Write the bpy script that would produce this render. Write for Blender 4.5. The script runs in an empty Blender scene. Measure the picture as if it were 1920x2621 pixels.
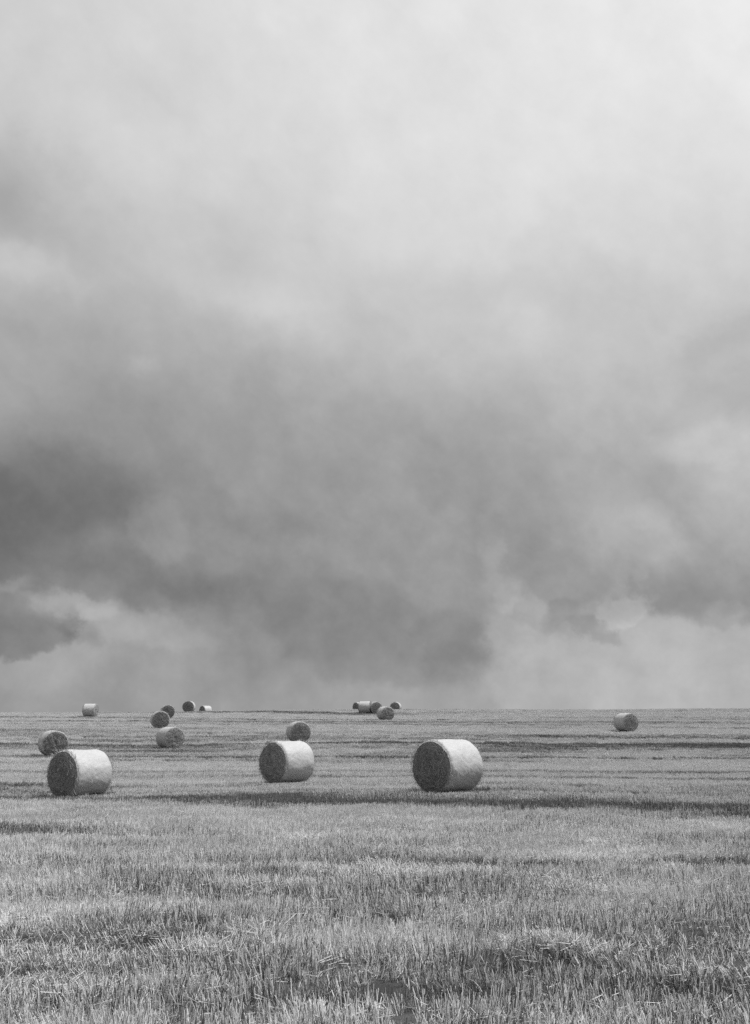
import bpy, math, random
import numpy as np

R = math.radians
rng = np.random.default_rng(7)
random.seed(7)
scene = bpy.context.scene
col = scene.collection

# ------------------------------------------------------------------ camera geometry (source photo 1920 x 2621)
F = 2600.0
YH = 1825.0
CAM_Z = 1.70
PITCH = math.atan((YH - 1310.5) / F)

def ray(px, py):
    a, b, c = px - 960.0, 1310.5 - py, F
    x = a
    y = c * math.cos(PITCH) - b * math.sin(PITCH)
    z = c * math.sin(PITCH) + b * math.cos(PITCH)
    return x, y, z

def az_el(px, py):
    x, y, z = ray(px, py)
    return math.degrees(math.atan2(x, y)), math.degrees(math.atan2(z, math.hypot(x, y)))

cam_d = bpy.data.cameras.new('camera')
cam = bpy.data.objects.new('camera', cam_d)
col.objects.link(cam)
cam.location = (0, 0, CAM_Z)
cam.rotation_euler = (math.pi / 2 + PITCH, 0, 0)
cam_d.sensor_fit = 'VERTICAL'
cam_d.sensor_height = 24.0
cam_d.lens = 24.0 * F / 2621.0
cam_d.clip_start = 0.05
cam_d.clip_end = 8000
scene.camera = cam

# ------------------------------------------------------------------ node helpers
class NT:
    def __init__(s, tree):
        s.t = tree
        s.n = tree.nodes
        s.l = tree.links
    def new(s, typ, **kw):
        n = s.n.new(typ)
        for k, v in kw.items():
            setattr(n, k, v)
        return n
    def put(s, sock, v):
        if isinstance(v, bpy.types.NodeSocket):
            s.l.new(v, sock)
        elif v is not None:
            sock.default_value = v
    def m(s, op, a, b=None, c=None, clamp=False):
        n = s.n.new('ShaderNodeMath')
        n.operation = op
        n.use_clamp = clamp
        s.put(n.inputs[0], a)
        if b is not None: s.put(n.inputs[1], b)
        if c is not None: s.put(n.inputs[2], c)
        return n.outputs[0]
    def smooth(s, v, lo, hi, a=0.0, b=1.0):
        n = s.n.new('ShaderNodeMapRange')
        n.interpolation_type = 'SMOOTHSTEP'
        s.put(n.inputs['Value'], v)
        n.inputs['From Min'].default_value = lo
        n.inputs['From Max'].default_value = hi
        n.inputs['To Min'].default_value = a
        n.inputs['To Max'].default_value = b
        return n.outputs['Result']
    def xyz(s, x, y, z):
        n = s.n.new('ShaderNodeCombineXYZ')
        s.put(n.inputs[0], x); s.put(n.inputs[1], y); s.put(n.inputs[2], z)
        return n.outputs[0]
    def noise(s, vec, scale, detail=4, rough=0.5, dist=0.0):
        n = s.n.new('ShaderNodeTexNoise')
        s.put(n.inputs['Vector'], vec)
        n.inputs['Scale'].default_value = scale
        n.inputs['Detail'].default_value = detail
        n.inputs['Roughness'].default_value = rough
        n.inputs['Distortion'].default_value = dist
        return n.outputs[0]
    def ramp(s, fac, stops, interp='LINEAR'):
        n = s.n.new('ShaderNodeValToRGB')
        cr = n.color_ramp
        cr.interpolation = interp
        while len(cr.elements) < len(stops):
            cr.elements.new(0.5)
        for e, (p, v) in zip(cr.elements, stops):
            e.position = p
        for e, (p, v) in zip(cr.elements, stops):
            e.position = p
            e.color = (v, v, v, 1)
        s.put(n.inputs[0], fac)
        return n.outputs[0]

def lin(g):
    g = g / 255.0
    return ((g + 0.055) / 1.055) ** 2.4 if g > 0.04045 else g / 12.92

# ------------------------------------------------------------------ sun
SUN_EL, SUN_AZ = 61.0, 82.0           # azimuth from +Y (view direction) towards +X (right)
sd = bpy.data.lights.new('sun', 'SUN')
sd.energy = 4.4
sd.angle = R(5)
sd.color = (1.0, 1.0, 1.0)            # the photograph is black and white
sun = bpy.data.objects.new('sun', sd)
col.objects.link(sun)
sun.rotation_euler = (R(90 - SUN_EL), 0, R(180 - SUN_AZ))
sun.location = (30, 0, 40)

# ------------------------------------------------------------------ world: cloudy sky laid out by compass direction
w = bpy.data.worlds.new('World')
scene.world = w
w.use_nodes = True
T = NT(w.node_tree)
T.n.clear()
out = T.new('ShaderNodeOutputWorld')
bg = T.new('ShaderNodeBackground')
bg.inputs['Strength'].default_value = 0.1
T.l.new(bg.outputs[0], out.inputs[0])
sky = T.new('ShaderNodeTexSky')
sky.sky_type = 'NISHITA'
sky.sun_disc = False
sky.sun_elevation = R(SUN_EL)
sky.sun_rotation = R(SUN_AZ)
skybw = T.new('ShaderNodeRGBToBW')
T.l.new(sky.outputs[0], skybw.inputs[0])

tc = T.new('ShaderNodeTexCoord')
sep = T.new('ShaderNodeSeparateXYZ')
T.l.new(tc.outputs['Generated'], sep.inputs[0])
X, Y, Z = sep.outputs
DEG = 180 / math.pi
az0 = T.m('MULTIPLY', T.m('ARCTAN2', X, Y), DEG)
el0 = T.m('MULTIPLY', T.m('ARCSINE', Z), DEG)
D3 = tc.outputs['Generated']
# domain warp
def warp(scale, detail, off, rough=0.55):
    mp = T.new('ShaderNodeVectorMath', operation='ADD')
    T.l.new(D3, mp.inputs[0])
    mp.inputs[1].default_value = off
    return T.m('SUBTRACT', T.noise(mp.outputs[0], scale, detail, rough), 0.5)
wa = warp(4.5, 5, (0, 0, 0)); wb = warp(4.5, 5, (7.3, 1.2, 4.4))
fa = warp(26, 7, (3.3, 9.2, 1.4), 0.6); fb = warp(26, 7, (1.3, 4.2, 8.4), 0.6)
azG = T.m('ADD', az0, T.m('ADD', T.m('MULTIPLY', wa, 5.0), T.m('MULTIPLY', fa, 2.4)))
elG = T.m('ADD', el0, T.m('ADD', T.m('MULTIPLY', wb, 4.5), T.m('MULTIPLY', fb, 2.0)))
azF = T.m('ADD', az0, T.m('ADD', T.m('MULTIPLY', wa, 1.2), T.m('MULTIPLY', fa, 3.6)))
elF = T.m('ADD', el0, T.m('ADD', T.m('MULTIPLY', wb, 1.0), T.m('MULTIPLY', fb, 2.0)))

GX = [0, 206, 413, 620, 826, 1032, 1239, 1445, 1652]
GY = [0, 100, 200, 300, 400, 480, 560, 640, 720, 800, 880, 950, 1020, 1100, 1180, 1250, 1300, 1350, 1400, 1450, 1500, 1560]
GRID = [
 [207,215,222,226,228,230,233,236,238],
 [208,213,216,222,226,228,231,235,236],
 [206,207,213,220,224,227,228,231,234],
 [196,211,212,214,224,227,226,226,230],
 [178,200,208,212,221,222,224,224,223],
 [174,190,198,208,216,219,220,219,216],
 [192,190,195,203,212,213,213,213,212],
 [182,182,190,203,200,196,198,205,208],
 [168,168,185,197,192,192,200,196,195],
 [166,160,165,175,185,190,192,190,184],
 [162,152,155,160,168,180,182,180,176],
 [145,148,150,152,165,168,170,172,188],
 [125,140,150,155,163,165,160,165,190],
 [115,125,148,145,155,158,158,168,178],
 [112,122,146,142,150,157,156,168,168],
 [118,123,134,142,148,156,162,160,160],
 [142,134,124,140,146,155,166,162,156],
 [145,155,134,136,144,153,163,162,157],
 [150,160,152,142,146,152,165,167,160],
 [154,158,156,150,150,153,167,168,165],
 [155,155,152,152,152,156,168,168,168],
 [152,152,151,155,160,165,168,169,170]]
G = np.array(GRID, float)
S = 1920 / 1652.0
# resample on azimuth/elevation stations
azs = np.linspace(-26, 26, 17)
EL_LO, EL_HI = -2.0, 42.0
els = np.linspace(EL_LO, EL_HI, 31)
def img_val(az, el):
    a, e = R(az), R(el)
    x, y, z = math.cos(e) * math.sin(a), math.cos(e) * math.cos(a), math.sin(e)
    c = y * math.cos(PITCH) + z * math.sin(PITCH)
    b = -y * math.sin(PITCH) + z * math.cos(PITCH)
    px = (960 + F * x / c) / S
    py = (1310.5 - F * b / c) / S
    px = min(max(px, 0), 1652); py = min(max(py, 0), 1560)
    j = min(int(np.searchsorted(GX, px, side='right')) - 1, 7)
    i = min(int(np.searchsorted(GY, py, side='right')) - 1, len(GY) - 2)
    tx = (px - GX[j]) / (GX[j + 1] - GX[j]); ty = (py - GY[i]) / (GY[i + 1] - GY[i])
    return (G[i, j] * (1 - tx) + G[i, j + 1] * tx) * (1 - ty) + (G[i + 1, j] * (1 - tx) + G[i + 1, j + 1] * tx) * ty
elt = T.m('DIVIDE', T.m('SUBTRACT', elG, EL_LO), EL_HI - EL_LO, clamp=True)
azc = T.m('MINIMUM', T.m('MAXIMUM', azG, -23.9), 23.9)
acc = None
step = azs[1] - azs[0]
for a in azs:
    r = T.ramp(elt, [((e - EL_LO) / (EL_HI - EL_LO), img_val(a, e) / 255) for e in els], 'B_SPLINE')
    dd = T.m('DIVIDE', T.m('ABSOLUTE', T.m('SUBTRACT', azc, float(a))), float(step))
    h1 = T.m('MAXIMUM', T.m('SUBTRACT', 1.5, dd), 0.0)
    h2 = T.m('MAXIMUM', T.m('SUBTRACT', 0.5, dd), 0.0)
    hat = T.m('SUBTRACT', T.m('MULTIPLY', T.m('MULTIPLY', h1, h1), 0.5), T.m('MULTIPLY', T.m('MULTIPLY', h2, h2), 1.5))
    acc = T.m('MULTIPLY_ADD', r, hat, acc if acc is not None else 0.0)
val = acc
# cloud masses with firmer edges: (disp x, disp y, rx, ry, tilt deg, softness, delta in grey levels, ragged?)
FEAT = [
 (815, 1350, 268, 160, 13, 0.09, -10, 1),
 (1430, 1500, 352, 135, -4, 0.14, 13, 0),
 (640, 1370, 130, 60, 0, 0.8, 10, 0),
 (1000, 1425, 78, 85, 0, 0.2, -7, 0),
 (520, 1300, 260, 80, 12, 0.22, -3, 1),
 (15, 1372, 140, 80, -8, 0.11, -30, 1),
 (170, 1392, 60, 20, 20, 0.5, -12, 0),
 (270, 1372, 200, 46, 13, 0.22, 9, 0),
 (160, 1332, 80, 26, 10, 0.28, 11, 0),
 (20, 1290, 38, 14, -12, 0.6, 14, 0),
 (180, 1232, 330, 90, 9, 0.18, -12, 1),
 (1580, 1275, 165, 105, 4, 0.12, -18, 1),
 (1380, 1350, 70, 34, -20, 0.22, 13, 0),
 (1320, 1392, 62, 18, 25, 0.3, -14, 0),
 (1165, 1350, 60, 34, 20, 0.3, 7, 0),
 (1250, 1345, 40, 26, -20, 0.3, -8, 0),
 (1110, 1320, 26, 40, 10, 0.4, 8, 0),
 (1590, 1350, 40, 26, 0, 0.4, 10, 0),
 (1250, 1250, 130, 90, 10, 0.2, -11, 1),
 (1120, 1400, 60, 60, 40, 0.6, 8, 0),
 (1190, 1370, 90, 14, 15, 0.7, -8, 0),
 (1088, 1190, 26, 80, 5, 0.7, 10, 0),
 (1385, 1175, 100, 60, 20, 0.5, 9, 0),
 (1440, 1130, 50, 34, 20, 0.3, 5, 0),
 (1565, 970, 120, 34, -8, 0.6, 10, 0),
 (1160, 700, 60, 50, 30, 0.9, 7, 0),
 (560, 660, 150, 40, 10, 0.9, 8, 0),
 (310, 800, 30, 14, 0, 0.9, 8, 0),
 (350, 1165, 85, 60, 20, 0.28, 9, 0),
 (110, 1080, 190, 105, -8, 0.3, -9, 0),
 (600, 1150, 110, 40, 10, 0.7, -7, 0),
 (900, 1070, 230, 60, 40, 0.9, 5, 0),
 (960, 1010, 230, 60, 38, 0.9, -6, 0),
 (1600, 740, 180, 30, -18, 0.8, -8, 0),
 (70, 500, 100, 40, 20, 0.9, -9, 0),
 (50, 585, 110, 34, 12, 0.8, 11, 0),
 (20, 390, 70, 70, 0, 0.9, -9, 0),
 (1170, 1430, 100, 50, 5, 0.6, 6, 0),
 (1000, 1250, 60, 40, 0, 0.6, -5, 0),
 (700, 1230, 120, 40, 10, 0.7, 5, 0),
]
for (dx, dy, rx, ry, tilt, soft, dl, base) in FEAT:
    a0, e0 = az_el(dx * S, dy * S)
    k = DEG * S / 2650
    u = T.m('DIVIDE', T.m('SUBTRACT', azF, a0), 1.0)
    v = T.m('MULTIPLY', T.m('SUBTRACT', elF, e0), -1.0)
    ct, st = math.cos(R(tilt)), math.sin(R(tilt))
    uu = T.m('DIVIDE', T.m('ADD', T.m('MULTIPLY', u, ct), T.m('MULTIPLY', v, st)), rx * k)
    vv = T.m('DIVIDE', T.m('SUBTRACT', T.m('MULTIPLY', v, ct), T.m('MULTIPLY', u, st)), ry * k)
    r = T.m('SQRT', T.m('ADD', T.m('MULTIPLY', uu, uu), T.m('MULTIPLY', vv, vv)))
    f_ = T.smooth(r, 1 - soft, 1 + soft, dl / 255, 0.0)
    if base:                              # firm cloud base, fading upwards into the cloud
        f_ = T.m('MULTIPLY', f_, T.smooth(vv, -0.75, 0.35, 0.0, 1.0))
    val = T.m('ADD', val, f_)
# billow detail, stronger low in the sky
bill = warp(9, 8, (5.1, 2.2, 0.3), 0.58)
bill2 = warp(30, 6, (2.1, 6.2, 3.3), 0.6)
bill3 = warp(18, 7, (8.1, 4.2, 6.3), 0.62)
ampl = T.smooth(el0, 4, 26, 1.0, 0.45)
val = T.m('ADD', val, T.m('MULTIPLY', ampl, T.m('ADD', T.m('MULTIPLY', bill, 0.17), T.m('ADD', T.m('MULTIPLY', bill3, 0.13), T.m('MULTIPLY', bill2, 0.075)))))
# long soft folds slanting down to the right
fold = T.xyz(T.m('ADD', T.m('MULTIPLY', azG, 0.030), T.m('MULTIPLY', elG, -0.040)), T.m('ADD', T.m('MULTIPLY', azG, 0.125), T.m('MULTIPLY', elG, 0.16)), 3.7)
fn = T.m('SUBTRACT', T.noise(fold, 1.0, 5, 0.6, 0.4), 0.5)
val = T.m('ADD', val, T.m('MULTIPLY', T.m('MULTIPLY', ampl, T.smooth(el0, 3, 9, 0.3, 1.0)), T.m('MULTIPLY', fn, 0.16)))
# the rest of the sky, out of the photograph's frame
gen = T.m('ADD', 0.66, T.m('MULTIPLY', T.m('COSINE', T.m('DIVIDE', T.m('SUBTRACT', az0, 95.0), DEG)), 0.13))
gen = T.m('ADD', gen, T.m('MULTIPLY', warp(2.2, 6, (9, 9, 1)), 0.3))
aaz = T.m('ABSOLUTE', az0)
val = T.m('ADD', T.m('MULTIPLY', val, T.smooth(aaz, 24, 50, 1, 0)), T.m('MULTIPLY', gen, T.smooth(aaz, 24, 50, 0, 1)))
zen = T.smooth(el0, 38, 65, 0, 1)
val = T.m('ADD', T.m('MULTIPLY', val, T.m('SUBTRACT', 1.0, zen)), T.m('MULTIPLY', zen, 1.08))
# display value -> light
rad = T.m('POWER', T.m('MAXIMUM', val, 0.02), 2.2)
rad = T.m('MULTIPLY', rad, 10.0)
mixc = T.m('ADD', T.m('MULTIPLY', rad, 0.96), T.m('MULTIPLY', skybw.outputs[0], 0.04))
cmb = T.new('ShaderNodeCombineColor')
for i in range(3):
    T.l.new(mixc, cmb.inputs[i])
T.l.new(cmb.outputs[0], bg.inputs['Color'])
w.cycles.sampling_method = 'MANUAL'
w.cycles.sample_map_resolution = 512

# ------------------------------------------------------------------ numpy noise
def _hash(ix, iy, seed):
    n = (ix.astype(np.int64) * 374761393 + iy.astype(np.int64) * 668265263 + seed * 1442695041) & 0x7fffffff
    n = (n ^ (n >> 13)) * 1274126177 & 0x7fffffff
    n = (n ^ (n >> 16)) & 0x7fffffff
    return n / float(0x7fffffff)
def vnoise(x, y, seed=0):
    x = np.asarray(x, float); y = np.asarray(y, float)
    ix, iy = np.floor(x), np.floor(y)
    fx, fy = x - ix, y - iy
    fx = fx * fx * (3 - 2 * fx); fy = fy * fy * (3 - 2 * fy)
    a = _hash(ix, iy, seed); b = _hash(ix + 1, iy, seed)
    c = _hash(ix, iy + 1, seed); d = _hash(ix + 1, iy + 1, seed)
    return (a * (1 - fx) + b * fx) * (1 - fy) + (c * (1 - fx) + d * fx) * fy
def fbm(x, y, seed=0, octv=4, gain=0.5):
    s = 0; a = 1; t = 0
    for k in range(octv):
        s = s + a * vnoise(x * 2 ** k + 17.1 * k, y * 2 ** k + 5.7 * k, seed + k)
        t += a; a *= gain
    return s / t          # 0..1, mean 0.5

# ------------------------------------------------------------------ bales: px centre, top y, diameter px, yaw (deg, + = straw end faces right of the camera)
DIA = 1.30
KD = 2690 * DIA
BALES = [
 # x      top     Dpx   yaw   variant length  label
 (208.5, 1916.5, 122.5, -50, 0, 1.19, 'round bale nearest on the left, dark straw end left, pale netted side right'),
 (736.0, 1895.0, 108.0, -48, 1, 1.19, 'round bale at the middle of the field with another bale peeking out above it'),
 (1145., 1890.5, 136.5, -41, 2, 1.22, 'largest round bale, right of the middle, standing alone with dark end and pale side'),
 (138.5, 1869.0, 66.5,  11, 3, 1.15, 'round bale half hidden behind the nearest bale on the left'),
 (437.0, 1860.0, 56.5,  27, 0, 1.22, 'round bale with mottled grey end, lowest of the four chained left of the middle'),
 (410.5, 1819.3, 45.0,   7, 1, 1.20, 'round bale with dark end just above the mottled one, overlapping the bale behind it'),
 (430.0, 1803.3, 35.0,   5, 2, 1.20, 'round bale near the ridge, its left partly covered by a nearer dark ended bale'),
 (232.6, 1801.0, 34.0,  70, 3, 1.15, 'small round bale standing sideways near the ridge at far left against the sky'),
 (484.4, 1793.5, 30.5,  -8, 0, 1.20, 'small round bale on the ridge with dark end and bright rim on its right'),
 (527.0, 1806.0, 25.0, -52, 1, 1.20, 'tiny round bale half sunk behind the ridge, bright white side showing, left of the middle'),
 (764.5, 1846.0, 54.5,  14, 2, 1.20, 'round bale with a dark knot in its end, right above the middle bale'),
 (987.0, 1808.0, 36.5,  22, 3, 1.20, 'round bale standing just in front of the cluster on the ridge'),
 (961.0, 1795.8, 31.0,  14, 0, 1.20, 'round bale of the ridge cluster with its end to the viewer, touching the sideways one'),
 (934.5, 1794.8, 31.0,  78, 1, 1.20, 'round bale lying sideways in the middle of the ridge cluster'),
 (920.0, 1797.0, 26.5, -50, 2, 1.20, 'leftmost bale of the ridge cluster, its dark end cut to an arch by the ridge'),
 (1013., 1796.2, 26.5, -10, 3, 1.20, 'small round bale just right of the ridge cluster, lower half behind the ridge'),
 (1601., 1824.8, 47.5,  36, 0, 1.20, 'lone round bale at far right below the ridge, lower half of its side shaded'),
]
bale_pos = []
for (px, ty, dp, yaw, var, L, lab) in BALES:
    d = KD / dp
    x, y, z = ray(px, ty)
    k = d / y
    bale_pos.append((x * k, d, CAM_Z + z * k - DIA))

# ------------------------------------------------------------------ terrain
PD = np.array([-60, -10, 0, 5, 10, 20, 27, 30, 40, 53, 62, 73, 85, 95, 100, 107, 114, 120, 135, 145, 170, 200, 300, 600, 3500.])
PZ = np.array([-1.7, -1.7, -1.7, -1.74, -1.82, -1.95, -2.03, -2.15, -2.25, -2.15, -2.0, -1.4, -.95, -.62, -.45, -.08, .14, .08, 0.0, -.35, -2.0, -4.5, -9, -14, -20]) + CAM_Z
_gy = np.arange(-60, 400, 0.5)
_gz = np.interp(_gy, PD, PZ)
_k = np.exp(-0.5 * (np.arange(-12, 13) * 0.5 / 2.2) ** 2); _k /= _k.sum()
_gz = np.convolve(np.pad(_gz, 12, mode='edge'), _k, 'valid')
def profile(y):
    y = np.asarray(y, float)
    return np.where(y < 395, np.interp(y, _gy, _gz), np.interp(y, PD, PZ))
CP = [(x, y, z - 0.02) for (x, y, z) in bale_pos]
for px, cy in ((-300, 1826.5), (0, 1825.5), (150, 1824.5), (330, 1822.5), (560, 1820.5), (700, 1819.0), (820, 1819.0), (1100, 1818.3), (1250, 1817.5), (1400, 1817), (1560, 1816.3), (1740, 1814.5), (1920, 1813.5), (2200, 1812)):
    x, y, z = ray(px, cy + 2.5)
    k = 114 / y
    CP.append((x * k, 114.0, CAM_Z + z * k))
CP = np.array(CP)
SG = 3.0 + 0.055 * CP[:, 1]
def _phi(x, y):
    x = np.asarray(x, float)[..., None]; y = np.asarray(y, float)[..., None]
    r2 = ((x - CP[:, 0]) / (SG * 1.15)) ** 2 + ((y - CP[:, 1]) / SG) ** 2
    return np.exp(-0.5 * r2)
A = _phi(CP[:, 0], CP[:, 1]) + 0.02 * np.eye(len(CP))
WC = np.linalg.solve(A, CP[:, 2] - profile(CP[:, 1]))
def height(x, y):
    x = np.asarray(x, float); y = np.asarray(y, float)
    z = profile(y)
    shp = z.shape
    xf, yf, zf = x.ravel(), y.ravel(), z.ravel().copy()
    for i in range(0, len(xf), 40000):
        zf[i:i + 40000] += _phi(xf[i:i + 40000], yf[i:i + 40000]) @ WC
    z = zf.reshape(shp)
    near = np.clip(1 - (y - 12) / 20, 0.25, 1) * np.clip(1.5 - y / 90, 0, 1)
    z = z + ((fbm(x * 0.55, y * 0.8, 3, 4) - 0.5) * 0.20 + (fbm(x * 2.2, y * 3.0, 8, 3) - 0.5) * 0.07) * near
    z = z + (fbm(x * 0.16 + 0.2 * y, y * 1.5, 21, 2) - 0.5) * 0.06 * np.clip(1.3 - y / 90, 0, 1)
    for (hx, hy, rx_, ry_, dz) in HOLES:
        z = z - 1.3 * dz * np.exp(-((x - hx) / rx_) ** 2 - ((y - hy) / ry_) ** 2)
    return z
HOLES = []
def ground_at(px, py):
    x, y, z = ray(px, py)
    x, z = x / y, z / y
    ds = np.arange(3.5, 113, 0.05)
    h = height(ds * x, ds)
    ok = np.nonzero(CAM_Z + z * ds <= h)[0]
    d = ds[ok[0]] if len(ok) else 112.0
    return x * d, d
_h = []
for px, py, rx_, ry_, dz in ((1240, 2478, .22, .10, .12), (1300, 2470, .25, .12, .13), (1500, 2462, .35, .10, .10), (1445, 2450, .15, .10, .09), (1020, 2368, .35, .16, .12), (1120, 2378, .3, .14, .09), (640, 2315, .4, .2, .08), (1230, 2500, .3, .10, .05),
                             (1820, 2400, .4, .18, .10), (60, 2420, .7, .18, .035), (360, 2440, .5, .18, .035), (1160, 2560, .4, .08, .03), (1620, 2415, .4, .14, .06), (880, 2590, .4, .08, .03)):
    gx, gy = ground_at(px, py)
    _h.append((gx, gy, rx_, ry_, dz))
HOLES = _h

def yaw_world(i):
    x, y, z = bale_pos[i]
    view = math.atan2(-x, -y)        # azimuth (from +Y towards +X) of direction from bale to camera
    # straw end normal: turn to the right of the camera line
    return view - R(BALES[i][3])

# tone of undergrowth: 0 = bleached straw, 1 = dark green/soil
BANDS = []
def band(p0, p1, w0, amt, seed, x0=None, x1=None):
    BANDS.append((ground_at(*p0), ground_at(*p1), w0, amt, seed, x0, x1))
s_ = S
band((0, 1754*s_), (1652*s_, 1794*s_), 1.6, 0.62, 1)
band((0, 1762*s_), (1652*s_, 1808*s_), 0.35, 0.42, 2)
band((0, 1748*s_), (1652*s_, 1762*s_), 0.25, 0.35, 3)
band((0, 1772*s_), (1652*s_, 1776*s_), 0.5, -0.2, 30)
band((0, 1658*s_), (1652*s_, 1664*s_), 2.2, 0.42, 4)
band((0, 1645*s_), (1652*s_, 1650*s_), 2.0, 0.25, 5)
band((0, 1682*s_), (1652*s_, 1680*s_), 1.6, 0.3, 6)
band((0, 1700*s_), (1652*s_, 1704*s_), 0.7, 0.35, 7)
band((0, 1716*s_), (1652*s_, 1722*s_), 0.6, 0.38, 8)
band((0, 1735*s_), (1652*s_, 1742*s_), 0.4, 0.3, 9)
band((0, 1690*s_), (1652*s_, 1691*s_), 0.5, -0.3, 10)
band((0, 1728*s_), (1652*s_, 1732*s_), 0.4, -0.25, 11)
band((0, 1600*s_), (1652*s_, 1632*s_), 1.2, 0.2, 12)
band((0, 1588*s_), (1652*s_, 1606*s_), 1.4, 0.22, 13)
band((0, 1580*s_), (1652*s_, 1594*s_), 1.6, 0.22, 14)
band((0, 1618*s_), (1652*s_, 1640*s_), 0.6, 0.2, 16)
band((0, 1900*s_), (1652*s_, 1912*s_), 0.28, 0.45, 18)
band((0, 1865*s_), (1652*s_, 1858*s_), 0.5, 0.18, 19)
band((0, 1970*s_), (1652*s_, 1985*s_), 0.4, 0.2, 20)
band((0, 2060*s_), (1652*s_, 2050*s_), 0.4, 0.22, 21)
band((0, 2155*s_), (1652*s_, 2110*s_), 0.25, 0.3, 22)
band((0, 2250*s_), (1652*s_, 2190*s_), 0.25, 0.3, 23)
PATCH = []
for px, py, rx_, ry_, am in ((20, 1835, 1.7, 0.9, .85), (120, 2075, .9, .35, .2), (420, 2090, .7, .35, .15), (230, 1912, 1.2, .3, .3), (1230, 1818, 2.4, .8, .35), (1640, 1912, 1.0, .35, .4),
                             (900, 1500, .1, .1, 0), (650, 1800, 4, 1.5, -.12), (300, 1795, 5, 1.8, -.15), (820, 1825, 3, 1.2, -.15), (1350, 1880, 1.2, .3, -.4), (820, 1965, .8, .2, -.4), (60, 1960, .8, .25, -.4),
                             (1400, 1985, 1.2, .25, -.3), (1500, 1985, .7, .2, -.3), (1376, 1643, .5, .4, 1.2)):
    gx, gy = ground_at(px * s_, py * s_)
    PATCH.append((gx, gy, rx_, ry_, am))
def tone(x, y):
    fr = np.clip((y - 15) / 30, 0, 1)
    yy = y + 0.035 * x
    t = 0.19 - 0.18 * fr + 0.35 * (fbm(x * 0.10, yy * 0.28, 40, 4) - 0.5) + (0.85 - 0.72 * fr) * (fbm(x * 0.5, y * 1.1, 50, 4) - 0.5)
    t = t + (0.45 + 0.35 * fr) * (fbm(x * 0.02 + 3, yy * 0.32, 60, 4, 0.7) - 0.5)
    # swath and drill lines: thin wandering dark lines, all but parallel
    ys = y + 0.05 * x
    for (sx, sy, sd_, wd, am) in ((.004, .085, 300, .055, .36), (.005, .17, 320, .05, .30), (.008, .34, 340, .06, .25), (.004, .26, 360, .05, .22)):
        n_ = fbm(x * sx, ys * sy, sd_, 3, 0.45)
        vis = np.clip(2.2 * vnoise(x * 0.022, ys * sy * 1.5, sd_ + 7) - 0.3, 0, 1.3)
        for lv in (0.38, 0.5, 0.62):
            t = t + fr * am * vis * np.exp(-((n_ - lv) / (wd * 0.45)) ** 2)
    t = t + 0.24 * np.clip((9.0 - y) / 3.5, 0, 1)
    for (a, b, w0, amt, seed, _, _) in BANDS:
        ln = math.hypot(b[0] - a[0], b[1] - a[1])
        ux, uy = (b[0] - a[0]) / ln, (b[1] - a[1]) / ln
        dist = -(x - a[0]) * uy + (y - a[1]) * ux
        al = (x - a[0]) * ux + (y - a[1]) * uy
        sc = max(2.0, a[1] * 0.12)
        dist = dist + (vnoise(al / sc, al * 0 + seed, 70 + seed) - 0.5) * w0 * 1.6
        vis = np.clip(0.25 + 1.5 * vnoise(al / (sc * 1.3) + 9, al * 0 + 3 * seed, 90 + seed), 0, 1.3)
        t = t + np.where(y < 40, 1.35, 0.9) * amt * vis * np.exp(-(dist / w0) ** 2)
    for (hx, hy, rx_, ry_, am) in PATCH:
        t = t + am * np.exp(-((x - hx) / rx_) ** 2 - ((y - hy) / ry_) ** 2)
    for (hx, hy, rx_, ry_, dz) in HOLES:
        t = t + 3.5 * dz * np.exp(-((x - hx) / rx_) ** 2 - ((y - hy) / ry_) ** 2)
    return np.clip(t, 0.02, 1.0)

# terrain mesh
rows = [-60, -40, -25, -15, -8, -4, -2, 0, 1, 2]
y = 2.6
while y < 150:
    rows.append(y); y += 0.045 + y * 0.0085
while y < 3400:
    rows.append(y); y *= 1.06
rows.append(3500.0)
rows = np.array(rows, float)
NC = 241
s = np.linspace(-1, 1, NC)
inner = 0.86
sgn, ab = np.sign(s), np.abs(s)
VX = np.zeros((len(rows), NC)); VY = np.repeat(rows[:, None], NC, 1)
for i, ry in enumerate(rows):
    W = 6 + 0.62 * max(ry, 0)
    t = np.clip((ab - inner) / (1 - inner), 0, 1)
    VX[i] = sgn * (W * np.minimum(ab / inner, 1) + (3000 - 0) * t ** 4 + W * t)
VZ = height(VX, VY)
verts = np.stack([VX, VY, VZ], -1).reshape(-1, 3)
nr = len(rows)
idx = np.arange(nr * NC).reshape(nr, NC)
faces = np.stack([idx[:-1, :-1], idx[:-1, 1:], idx[1:, 1:], idx[1:, :-1]], -1).reshape(-1, 4)
me = bpy.data.meshes.new('ground')
me.vertices.add(len(verts)); me.vertices.foreach_set('co', verts.ravel())
me.loops.add(faces.size); me.loops.foreach_set('vertex_index', faces.ravel())
me.polygons.add(len(faces)); me.polygons.foreach_set('loop_start', np.arange(0, faces.size, 4))
me.update(calc_edges=True)
me.shade_smooth()
at = me.attributes.new('tone', 'FLOAT', 'POINT')
at.data.foreach_set('value', tone(VX, VY).ravel().astype(np.float32))
at = me.attributes.new('strewn', 'FLOAT', 'POINT')   # fields far to the sides and beyond the ridge: chaff covered
sw = np.clip(np.maximum((np.abs(VX) - (4.0 + 0.60 * np.maximum(VY, 0))) / 2.0, (VY - 158) / 4), 0, 1)
at.data.foreach_set('value', sw.ravel().astype(np.float32))
ground = bpy.data.objects.new('ground', me)
col.objects.link(ground)
ground['kind'] = 'structure'

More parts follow.
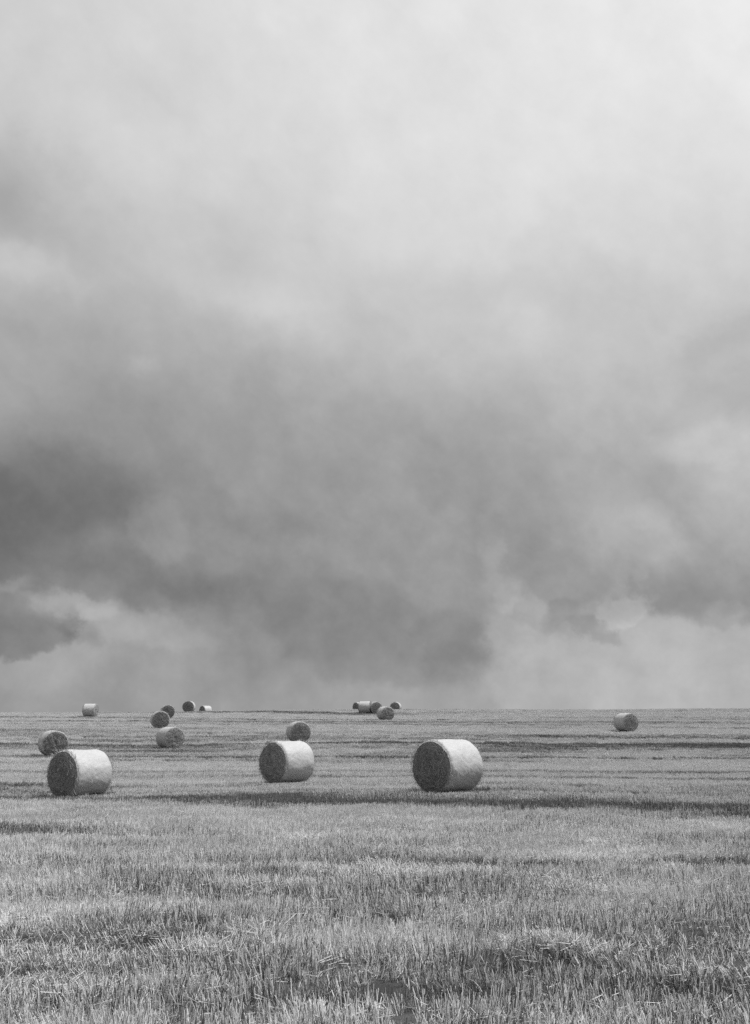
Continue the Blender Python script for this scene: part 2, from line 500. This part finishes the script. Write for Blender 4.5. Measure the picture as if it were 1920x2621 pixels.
def mat(name, rough=0.8, spec=0.3):
    m = bpy.data.materials.new(name)
    m.use_nodes = True
    t = NT(m.node_tree)
    b = t.n['Principled BSDF']
    b.inputs['Roughness'].default_value = rough
    b.inputs['Specular IOR Level'].default_value = spec
    return m, t, b
def grey(t, v):
    c = t.new('ShaderNodeCombineColor')
    for i in range(3): t.put(c.inputs[i], v)
    return c.outputs[0]

gm, t, b = mat('stubble_soil', 0.95, 0.1)
tn = t.new('ShaderNodeAttribute', attribute_name='tone').outputs['Fac']
tcg = t.new('ShaderNodeTexCoord')
n1 = t.noise(tcg.outputs['Object'], 9, 6, 0.65)
n2 = t.noise(tcg.outputs['Object'], 60, 4, 0.7)
v = t.m('SUBTRACT', 0.17, t.m('MULTIPLY', tn, 0.11))
v = t.m('ADD', v, t.m('MULTIPLY', t.new('ShaderNodeAttribute', attribute_name='strewn').outputs['Fac'], 0.17))
v = t.m('MULTIPLY', v, t.m('ADD', 0.35, t.m('MULTIPLY', n1, 1.3)))
v = t.m('MULTIPLY', v, t.m('ADD', 0.4, t.m('MULTIPLY', n2, 1.2)))
t.l.new(grey(t, v), b.inputs['Base Color'])
bp = t.new('ShaderNodeBump')
bp.inputs['Strength'].default_value = 1.0
bp.inputs['Distance'].default_value = 0.05
t.l.new(n2, bp.inputs['Height'])
t.l.new(bp.outputs[0], b.inputs['Normal'])
me.materials.append(gm)

# ------------------------------------------------------------------ stubble material
sm, t, b = mat('stubble', 0.62, 0.25)
sh = t.new('ShaderNodeAttribute', attribute_name='shade').outputs['Fac']     # 0..1 random per stalk
kd = t.new('ShaderNodeAttribute', attribute_name='leafy').outputs['Fac']     # 1 = green leaf, 0 = straw
tn = t.new('ShaderNodeAttribute', attribute_type='INSTANCER', attribute_name='tone').outputs['Fac']
straw = t.m('ADD', 0.61, t.m('MULTIPLY', t.m('POWER', sh, 1.3), 0.32))
green = t.m('ADD', 0.10, t.m('MULTIPLY', sh, 0.28))
# a stalk turns green/weathered where its draw falls below the local tone
sel = t.smooth(t.m('ADD', t.m('SUBTRACT', tn, sh), t.m('MULTIPLY', kd, 0.30)), -0.10, 0.25)
v = t.m('ADD', t.m('MULTIPLY', straw, t.m('SUBTRACT', 1.0, sel)), t.m('MULTIPLY', green, sel))
t.l.new(grey(t, v), b.inputs['Base Color'])
trn = t.new('ShaderNodeBsdfTranslucent')
t.l.new(grey(t, v), trn.inputs['Color'])
mx = t.new('ShaderNodeMixShader'); mx.inputs[0].default_value = 0.35
t.l.new(b.outputs[0], mx.inputs[1]); t.l.new(trn.outputs[0], mx.inputs[2])
t.l.new(mx.outputs[0], t.n['Material Output'].inputs['Surface'])

# ------------------------------------------------------------------ tufts
class Tuft:
    def __init__(s): s.v = []; s.f = []; s.sh = []; s.lf = []
    def prism(s, p, q, r0, r1, shade, leaf=0.0):
        p = np.array(p); q = np.array(q)
        d = q - p; d = d / (np.linalg.norm(d) + 1e-9)
        a = np.cross(d, (0.3, 0.9, 0.31)); a /= np.linalg.norm(a); c = np.cross(d, a)
        n = len(s.v)
        ph = random.random() * 6.28
        for (o, rr) in ((p, r0), (q, r1)):
            for k in range(3):
                an = ph + k * 2.0944
                s.v.append(tuple(o + rr * (math.cos(an) * a + math.sin(an) * c)))
        for k in range(3):
            s.f.append((n + k, n + (k + 1) % 3, n + 3 + (k + 1) % 3, n + 3 + k))
        s.f.append((n + 3, n + 4, n + 5))
        s.sh += [shade] * 6; s.lf += [leaf] * 6
    def leaf(s, p, az, ln, lean, wd, shade, curl):
        p = np.array(p, float)
        n = len(s.v)
        side = np.array([-math.sin(az), math.cos(az), 0])
        pos = p.copy(); ang = lean
        for k in range(4):
            tt = k / 3
            ww = wd * (1 - tt ** 1.5 * 0.92)
            s.v.append(tuple(pos - side * ww)); s.v.append(tuple(pos + side * ww))
            s.sh += [shade] * 2; s.lf += [1.0] * 2
            pos = pos + np.array([math.cos(az) * math.sin(ang), math.sin(az) * math.sin(ang), math.cos(ang)]) * ln / 3
            ang += curl
        for k in range(3):
            s.f.append((n + 2 * k, n + 2 * k + 1, n + 2 * k + 3, n + 2 * k + 2))
    def build(s, name):
        me = bpy.data.meshes.new(name)
        me.from_pydata(s.v, [], s.f)
        a = me.attributes.new('shade', 'FLOAT', 'POINT'); a.data.foreach_set('value', np.array(s.sh, np.float32))
        a = me.attributes.new('leafy', 'FLOAT', 'POINT'); a.data.foreach_set('value', np.array(s.lf, np.float32))
        me.materials.append(sm)
        return bpy.data.objects.new(name, me)

def disc(r):
    a = random.random() * 6.283; q = r * math.sqrt(random.random())
    return q * math.cos(a), q * math.sin(a)
def make_tuft(name, rad, stubs, leaves, litter, hs, ws, lean=0.2, bunch=True, var=1.0):
    rs = lambda: 0.5 + (random.random() - 0.5) * var
    T_ = Tuft()
    nb = max(1, stubs // 6)
    centres = [disc(rad) for _ in range(nb)]
    common = 0.0
    for i in range(stubs):
        cx, cy = random.choice(centres) if bunch else disc(rad)
        x = cx + random.gauss(0, 0.018); y_ = cy + random.gauss(0, 0.018)
        h = hs * random.uniform(0.45, 1.1)
        la = min(abs(random.gauss(lean, 0.16)), 1.3)
        aa = common + random.gauss(0, 0.9)
        T_.prism((x, y_, -0.03), (x + h * math.sin(la) * math.cos(aa), y_ + h * math.sin(la) * math.sin(aa), h * math.cos(la)),
                 0.0021 * ws, 0.0017 * ws, rs())
    for i in range(leaves):
        x, y_ = disc(rad)
        T_.leaf((x, y_, -0.02), random.gauss(0, 1.3), hs * random.uniform(0.4, 0.95), random.uniform(0.05, 0.6), 0.0030 * ws * random.uniform(0.7, 1.3), rs(), random.uniform(0.0, 0.6))
    for i in range(litter):
        x, y_ = disc(rad)
        z = random.uniform(0.005, hs * 0.5) * random.random() + 0.01
        ln = random.uniform(0.03, 0.15)
        aa = random.random() * 6.28; tilt = random.gauss(0.1, 0.22)
        T_.prism((x, y_, z), (x + ln * math.cos(aa) * math.cos(tilt), y_ + ln * math.sin(aa) * math.cos(tilt), z + ln * math.sin(tilt)),
                 0.0020 * ws, 0.0017 * ws, rs() * 0.9)
    return T_.build(name)

pool = bpy.data.collections.new('tuft_pool')       # referenced by the geometry nodes only
KIND = {}
kinds = []
def reg(key, objs):
    KIND[key] = (len(kinds), len(objs))
    for o in objs:
        o.name = 'tuft_%03d' % len(kinds)
        kinds.append(o); pool.objects.link(o)
reg('near_straw', [make_tuft('t', 0.13, 34, 44, 8, 0.14, 1.15, 0.32) for _ in range(10)])
reg('near_green', [make_tuft('t', 0.13, 16, 60, 3, 0.13, 1.15, 0.3) for _ in range(6)])
reg('near_lodged', [make_tuft('t', 0.15, 34, 40, 18, 0.13, 1.1, 0.75) for _ in range(6)])
reg('mid', [make_tuft('t', 0.28, 130, 130, 22, 0.125, 1.25, 0.18, var=0.8) for _ in range(8)])
reg('far', [make_tuft('t', 0.55, 220, 200, 30, 0.125, 2.2, 0.2, var=0.45) for _ in range(8)])

def footprint(x, y):
    keep = np.ones(len(x), bool)
    for i, (bx, by, bz) in enumerate(bale_pos):
        a = yaw_world(i)
        nx, ny = math.sin(a), math.cos(a)
        u = (x - bx) * nx + (y - by) * ny
        v = -(x - bx) * ny + (y - by) * nx
        keep &= ~((np.abs(u) < 0.58) & (np.abs(v) < 0.30))
    return keep

PX, PY, PK, PS, PR = [], [], [], [], []
def scatter(y0, y1, dens, keyf, smin, smax):
    n = int((y1 - y0) * (y1 + y0) * 0.60 * dens + (y1 - y0) * 9 * dens)
    u = rng.random(n)
    yy = np.sqrt(y0 ** 2 + u * (y1 ** 2 - y0 ** 2)) if y0 > 0 else y0 + u * (y1 - y0)
    xx = (rng.random(n) * 2 - 1) * (4.5 + 0.60 * yy)
    t_ = tone(xx, yy)
    k = keyf(xx, yy, t_, rng.random(n))
    m = footprint(xx, yy) & (k >= 0)
    PX.append(xx[m]); PY.append(yy[m]); PK.append(k[m]); PS.append(rng.uniform(smin, smax, m.sum()))
def near_kind(x, y, t_, r):
    lod = fbm(x * 0.9 + 4, y * 1.6, 120, 3)
    k = np.where(r < np.clip(t_ * 1.1 - 0.1, 0, 0.85), KIND['near_green'][0], KIND['near_straw'][0])
    nvar = np.where(k == KIND['near_green'][0], KIND['near_green'][1], KIND['near_straw'][1])
    ld = lod + (r - 0.5) * 0.2 > 0.62
    k = np.where(ld, KIND['near_lodged'][0], k); nvar = np.where(ld, KIND['near_lodged'][1], nvar)
    # dark holes stay open
    hole = np.zeros(len(x))
    for (hx, hy, rx_, ry_, dz) in HOLES:
        hole += dz * 8 * np.exp(-((x - hx) / rx_) ** 2 - ((y - hy + 0.08) / (ry_ * 1.5)) ** 2)
    gap = (fbm(x * 1.8, y * 3.0, 140, 3) < 0.34) & (rng.random(len(x)) < np.where(y < 9, 0.12, 0.35))
    kk = k + (rng.random(len(x)) * nvar).astype(int)
    kk = np.where((rng.random(len(x)) < np.clip(hole, 0, 0.6)) | gap, -1, kk)
    return kk
def simple_kind(key):
    def f(x, y, t_, r):
        return KIND[key][0] + (r * KIND[key][1]).astype(int)
    return f
scatter(1.5, 19, 66, near_kind, 0.8, 1.2)
scatter(19, 46, 15, simple_kind('mid'), 0.85, 1.15)
scatter(46, 160, 3.6, simple_kind('far'), 0.85, 1.15)
PX = np.concatenate(PX); PY = np.concatenate(PY); PK = np.concatenate(PK); PS = np.concatenate(PS)
PT = tone(PX, PY)
# height of the cut varies over the field, lower in the wheel ruts
hv = 0.62 + 0.45 * fbm(PX * 0.35, PY * 0.7, 160, 3) + 0.75 * (fbm(PX * 1.6, PY * 2.4, 180, 3) - 0.4)
hv = np.clip(hv, 0.3, 1.4)
for (hx, hy, rx_, ry_, dz) in HOLES:
    hv -= 2.5 * dz * np.exp(-((PX - hx) / rx_) ** 2 - ((PY - hy) / ry_) ** 2)
for i, (bx, by, bz) in enumerate(bale_pos):
    a = yaw_world(i); nx, ny = math.sin(a), math.cos(a)
    uu = np.abs((PX - bx) * nx + (PY - by) * ny) / 0.62; vv = np.abs(-(PX - bx) * ny + (PY - by) * nx) / 0.45
    r_ = np.sqrt(uu ** 4 + vv ** 4) ** 0.5
    hv *= 1 - 0.55 * np.clip(1.9 - r_, 0, 0.9) / 0.9
PZ_ = height(PX, PY)
n = len(PX)
pm = bpy.data.meshes.new('stubble')
pm.vertices.add(n)
pm.vertices.foreach_set('co', np.stack([PX, PY, PZ_], -1).astype(np.float32).ravel())
def fa_(name, arr, typ='FLOAT'):
    a = pm.attributes.new(name, typ, 'POINT')
    a.data.foreach_set('value' if typ != 'FLOAT_VECTOR' else 'vector', np.ascontiguousarray(arr).ravel())
fa_('tone', (PT + rng.normal(0, 0.03, n)).astype(np.float32))
fa_('pick', PK.astype(np.int32), 'INT')
fa_('rot', np.stack([rng.normal(0, 0.05, n), rng.normal(0, 0.05, n), fbm(PX * 0.45 + 50, PY * 0.6, 200, 3) * 20 + rng.normal(0, 0.7, n)], -1).astype(np.float32), 'FLOAT_VECTOR')
fa_('size', np.stack([PS, PS, PS * hv], -1).astype(np.float32), 'FLOAT_VECTOR')
pm.materials.append(sm)
stub = bpy.data.objects.new('stubble', pm)
col.objects.link(stub)
stub['kind'] = 'stuff'
stub['label'] = 'cut straw stubble and low grass covering the whole field'
stub['category'] = 'stubble'

ng = bpy.data.node_groups.new('stubble_scatter', 'GeometryNodeTree')
ng.interface.new_socket('Geometry', in_out='INPUT', socket_type='NodeSocketGeometry')
ng.interface.new_socket('Geometry', in_out='OUTPUT', socket_type='NodeSocketGeometry')
N = ng.nodes; Lk = ng.links
gi = N.new('NodeGroupInput'); go = N.new('NodeGroupOutput')
m2p = N.new('GeometryNodeMeshToPoints')
Lk.new(gi.outputs[0], m2p.inputs['Mesh'])
iop = N.new('GeometryNodeInstanceOnPoints')
Lk.new(m2p.outputs[0], iop.inputs['Points'])
ci = N.new('GeometryNodeCollectionInfo')
ci.inputs['Collection'].default_value = pool
ci.inputs['Separate Children'].default_value = True
ci.inputs['Reset Children'].default_value = True
Lk.new(ci.outputs[0], iop.inputs['Instance'])
iop.inputs['Pick Instance'].default_value = True
def named(nm, dt):
    a = N.new('GeometryNodeInputNamedAttribute'); a.data_type = dt
    a.inputs['Name'].default_value = nm
    return a.outputs['Attribute']
Lk.new(named('pick', 'INT'), iop.inputs['Instance Index'])
e2r = N.new('FunctionNodeEulerToRotation')
Lk.new(named('rot', 'FLOAT_VECTOR'), e2r.inputs[0])
Lk.new(e2r.outputs[0], iop.inputs['Rotation'])
Lk.new(named('size', 'FLOAT_VECTOR'), iop.inputs['Scale'])
Lk.new(iop.outputs[0], go.inputs[0])
md = stub.modifiers.new('scatter', 'NODES')
md.node_group = ng

# ------------------------------------------------------------------ bales
# netted side
wm, t, b = mat('bale_net_wrap', 0.55, 0.35)
tcb = t.new('ShaderNodeTexCoord')
sp = t.new('ShaderNodeSeparateXYZ'); t.l.new(tcb.outputs['Object'], sp.inputs[0])
ang = t.m('ARCTAN2', sp.outputs[0], sp.outputs[2])
cyl = t.xyz(t.m('MULTIPLY', ang, 0.65), sp.outputs[1], 0.0)
mp = t.new('ShaderNodeMapping'); mp.inputs['Scale'].default_value = (2.2, 9.0, 1); t.l.new(cyl, mp.inputs[0])
nA = t.noise(tcb.outputs['Object'], 3.2, 5, 0.6)
nB = t.noise(tcb.outputs['Object'], 28, 5, 0.7)
nC = t.noise(mp.outputs[0], 9, 4, 0.6)
v = t.m('ADD', 0.50, t.m('MULTIPLY', t.m('SUBTRACT', nA, 0.5), 0.26))
v = t.m('ADD', v, t.m('MULTIPLY', t.m('SUBTRACT', nB, 0.5), 0.6))
v = t.m('ADD', v, t.m('MULTIPLY', t.m('SUBTRACT', nC, 0.5), 0.25), clamp=True)
# net edge bands close to the rim
yb = t.m('ABSOLUTE', sp.outputs[1])
bandm = t.m('MULTIPLY', t.smooth(yb, 0.40, 0.47), t.smooth(t.m('SINE', t.m('MULTIPLY', yb, 150)), 0.2, 0.9))
v = t.m('MULTIPLY', v, t.m('SUBTRACT', 1.0, t.m('MULTIPLY', bandm, 0.4)))
t.l.new(grey(t, t.m('ADD', 0.13, t.m('MULTIPLY', v, 0.58))), b.inputs['Base Color'])
bp = t.new('ShaderNodeBump'); bp.inputs['Strength'].default_value = 0.7; bp.inputs['Distance'].default_value = 0.015
t.l.new(t.m('ADD', nB, t.m('MULTIPLY', nC, 0.7)), bp.inputs['Height']); t.l.new(bp.outputs[0], b.inputs['Normal'])

em, t, b = mat('bale_straw_end', 0.85, 0.15)
tcb = t.new('ShaderNodeTexCoord')
sp = t.new('ShaderNodeSeparateXYZ'); t.l.new(tcb.outputs['Object'], sp.inputs[0])
rr = t.m('SQRT', t.m('ADD', t.m('MULTIPLY', sp.outputs[0], sp.outputs[0]), t.m('MULTIPLY', sp.outputs[2], sp.outputs[2])))
ang = t.m('ARCTAN2', sp.outputs[0], sp.outputs[2])
pol = t.xyz(t.m('MULTIPLY', rr, 26.0), t.m('MULTIPLY', t.m('SINE', ang), 1.6), t.m('MULTIPLY', t.m('COSINE', ang), 1.6))
nA = t.noise(pol, 0.7, 5, 0.7, 1.2)
nB = t.noise(tcb.outputs['Object'], 34, 5, 0.75)
nC = t.noise(tcb.outputs['Object'], 5, 4, 0.6)
v = t.m('ADD', t.m('MULTIPLY', t.m('SUBTRACT', nA, 0.5), 0.5), t.m('MULTIPLY', t.m('SUBTRACT', nB, 0.5), 0.7))
v = t.m('ADD', v, t.m('MULTIPLY', t.m('SUBTRACT', nC, 0.5), 0.5))
knot = t.smooth(rr, 0.05, 0.16, -0.02, 0.0)
v = t.m('ADD', t.m('ADD', 0.265, t.m('MULTIPLY', v, 0.34)), knot)
oi = t.new('ShaderNodeObjectInfo')
bw = t.new('ShaderNodeRGBToBW'); t.l.new(oi.outputs['Color'], bw.inputs[0])
t.l.new(grey(t, t.m('MULTIPLY', t.m('MAXIMUM', v, 0.04), bw.outputs[0])), b.inputs['Base Color'])
bp = t.new('ShaderNodeBump'); bp.inputs['Strength'].default_value = 1.0; bp.inputs['Distance'].default_value = 0.03
t.l.new(t.m('ADD', nA, nB), bp.inputs['Height']); t.l.new(bp.outputs[0], b.inputs['Normal'])

lm, t, b = mat('loose_straw', 0.6, 0.25)
sh = t.new('ShaderNodeAttribute', attribute_name='shade').outputs['Fac']
t.l.new(grey(t, t.m('ADD', 0.13, t.m('MULTIPLY', sh, 0.45))), b.inputs['Base Color'])

def smooth_obj(name, verts, faces, m, parent, smooth=True):
    me = bpy.data.meshes.new(name)
    me.from_pydata(verts, [], faces)
    if smooth: me.shade_smooth()
    me.materials.append(m)
    o = bpy.data.objects.new(name, me)
    col.objects.link(o)
    o.parent = parent
    return o

def cylnoise(ang, yy, seed, sc):
    return fbm(np.cos(ang) * sc + 10, np.sin(ang) * sc + yy * sc * 1.3 + 10, seed, 3) - 0.5

RAD = DIA / 2
def make_bale(seed):
    """Axis along local Y, resting on z=0; half length 0.5 (scaled later)."""
    root = bpy.data.objects.new('straw_bale', None)
    col.objects.link(root)
    root.empty_display_size = 0.3
    NA, NL = 112, 40
    hl = 0.5
    r = random.Random(seed)
    oval = r.uniform(0.0, 0.02)
    vs = []
    ts = np.linspace(-1, 1, NL)
    def rim_r(ang, tt):
        yy = tt * hl
        e = abs(tt)
        base = RAD * (1 - 0.010 * tt * tt)
        edge = max(0.0, (e - 0.86) / 0.14)
        base -= 0.045 * edge ** 2.2
        n_ = 0.05 * cylnoise(np.array(ang), np.array(yy), seed, 1.6) + 0.015 * cylnoise(np.array(ang), np.array(yy), seed + 9, 6) + 0.016 * cylnoise(np.array(ang), np.array(yy), seed + 19, 18)
        # shallow rings where the net pulls tight
        n_ += 0.0035 * math.sin(yy * 95 + seed) * (0.3 + 0.7 * e)
        rr_ = base + float(n_)
        z = rr_ * math.cos(ang); x = rr_ * math.sin(ang)
        # settles under its own weight
        if z < 0: z = z * (1 - 0.045 * (z / RAD) ** 2)
        x *= 1.0 + oval
        return x, yy, z + RAD - 0.02
    for tt in ts:
        for k in range(NA):
            vs.append(rim_r(2 * math.pi * k / NA, tt))
    fs = []
    for i in range(NL - 1):
        for k in range(NA):
            a = i * NA + k; b_ = i * NA + (k + 1) % NA
            fs.append((a, b_, b_ + NA, a + NA))
    side = smooth_obj('net_wrap', vs, fs, wm, root)
    for m_ in (side,):
        # object coordinates of the texture are centred on the axis
        for vtx in m_.data.vertices: vtx.co.z -= RAD
        m_.location.z = RAD
    for sg in (-1, 1):
        vs = []; fs = []
        rim = [rim_r(2 * math.pi * k / NA, sg * 1.0) for k in range(NA)]
        NRG = 22
        for j in range(NRG, 0, -1):
            q = j / NRG
            for k in range(NA):
                a = 2 * math.pi * k / NA
                x, y_, z = rim[k]
                cx, cz = 0.0, RAD
                nx_, nz_ = cx + (x - cx) * q, cz + (z - cz) * q
                bulge = 0.045 * (1 - q ** 3)
                wob = 0.0 if j == NRG else 0.075 * float(fbm(np.array(nx_ * 7 + 30), np.array(nz_ * 7 + 30), seed + 33 * sg + 60, 4, 0.7) - 0.5)
                groove = 0.0 if j == NRG else 0.004 * math.sin(q * 38 + a)
                dimple = -0.02 * math.exp(-(q / 0.12) ** 2)
                vs.append((nx_, y_ + sg * (bulge + wob + groove + dimple), nz_ - RAD))
        vs.append((0, sg * (hl), 0))
        c = len(vs) - 1
        for j in range(NRG - 1):
            for k in range(NA):
                a = j * NA + k; b_ = j * NA + (k + 1) % NA
                fs.append((a, b_, b_ + NA, a + NA) if sg < 0 else (a, a + NA, b_ + NA, b_))
        for k in range(NA):
            a = (NRG - 1) * NA + k; b_ = (NRG - 1) * NA + (k + 1) % NA
            fs.append((a, b_, c) if sg < 0 else (a, c, b_))
        e = smooth_obj('straw_end', vs, fs, em, root)
        e.location.z = RAD
        # loose straws curling round the end and fraying over the rim
        T_ = Tuft()
        for k in range(620):
            q = math.sqrt(r.random()) * 1.0
            a = r.random() * 6.283
            x = RAD * q * math.sin(a) * 0.97; z = RAD * q * math.cos(a) * 0.97
            ta = a + math.pi / 2 + r.gauss(0, 0.55)
            ln = r.uniform(0.05, 0.17)
            yb_ = sg * (hl + 0.045 * (1 - q ** 3) + r.uniform(-0.01, 0.035))
            T_.prism((x, yb_, z), (x + ln * math.sin(ta), yb_ + sg * r.gauss(0.008, 0.02), z + ln * math.cos(ta)), 0.0028, 0.0022, r.random() ** 1.8 * 0.8)
        for k in range(260):
            a = r.random() * 6.283
            out_ = r.uniform(0.96, 1.0)
            x = RAD * out_ * math.sin(a); z = RAD * out_ * math.cos(a)
            ta = a + r.gauss(0, 0.9)
            ln = r.uniform(0.03, 0.09) if r.random() < 0.93 else r.uniform(0.1, 0.2)
            yb_ = sg * (hl - r.uniform(0.0, 0.03))
            if z < -RAD * 0.93: continue
            T_.prism((x * .97, yb_, z * .97), (x * .98 + ln * math.sin(ta), yb_ + sg * r.uniform(0.0, 0.06), z * .98 + ln * math.cos(ta)), 0.0026, 0.0018, 0.3 + 0.7 * r.random())
        me = bpy.data.meshes.new('loose_straw')
        me.from_pydata(T_.v, [], T_.f)
        at = me.attributes.new('shade', 'FLOAT', 'POINT'); at.data.foreach_set('value', np.array(T_.sh, np.float32))
        me.materials.append(lm)
        o = bpy.data.objects.new('loose_straw', me)
        col.objects.link(o)
        o.parent = e
    return root

protos = [make_bale(11 + 13 * i) for i in range(4)]
used = [False] * 4
ENDS = [1.0, 1.05, 0.95, 0.75, 1.05, 0.8, 0.75, 1.3, 0.75, 0.75, 1.0, 1.1, 1.0, 1.0, 0.8, 0.9, 1.1]
def copy_tree(o, parent=None):
    c = o.copy(); col.objects.link(c); c.parent = parent
    for ch in list(o.children): copy_tree(ch, c)
    return c
bpy.context.view_layer.update()
sources = [copy_tree(p) for p in protos]  # untouched masters to copy from; removed below
for i, (px, ty, dp, yaw, var, L, lab) in enumerate(BALES):
    if not used[var]:
        o = protos[var]; used[var] = True
    else:
        o = copy_tree(sources[var])
    x, y_, z = bale_pos[i]
    o.location = (x, y_, z)
    a = yaw_world(i)                        # azimuth of the visible end's normal; local -Y is turned to it
    o.rotation_euler = (0, 0, math.pi - a)
    o.scale = (1, L, 1)
    for ch in o.children:                   # base tone of the straw ends differs from bale to bale
        if ch.name.startswith('straw_end'): ch.color = (ENDS[i],) * 3 + (1,)
    o['label'] = lab
    o['category'] = 'straw bale'
    o['group'] = 'round straw bales on the field'
    o.name = 'straw_bale' if i == 0 else 'straw_bale.%03d' % i
def kill(o):
    for ch in list(o.children): kill(ch)
    bpy.data.objects.remove(o)
for s_o in sources: kill(s_o)

# ------------------------------------------------------------------ output settings
scene.view_settings.view_transform = 'Standard'
scene.view_settings.look = 'None'
scene.view_settings.exposure = 0.0
scene.view_settings.gamma = 1.0
scene.render.engine = 'CYCLES'
scene.cycles.max_bounces = 6
scene.cycles.diffuse_bounces = 3
scene.cycles.glossy_bounces = 2
scene.cycles.transmission_bounces = 3
scene.cycles.use_adaptive_sampling = False
scene.cycles.use_denoising = False
print('instances', n)
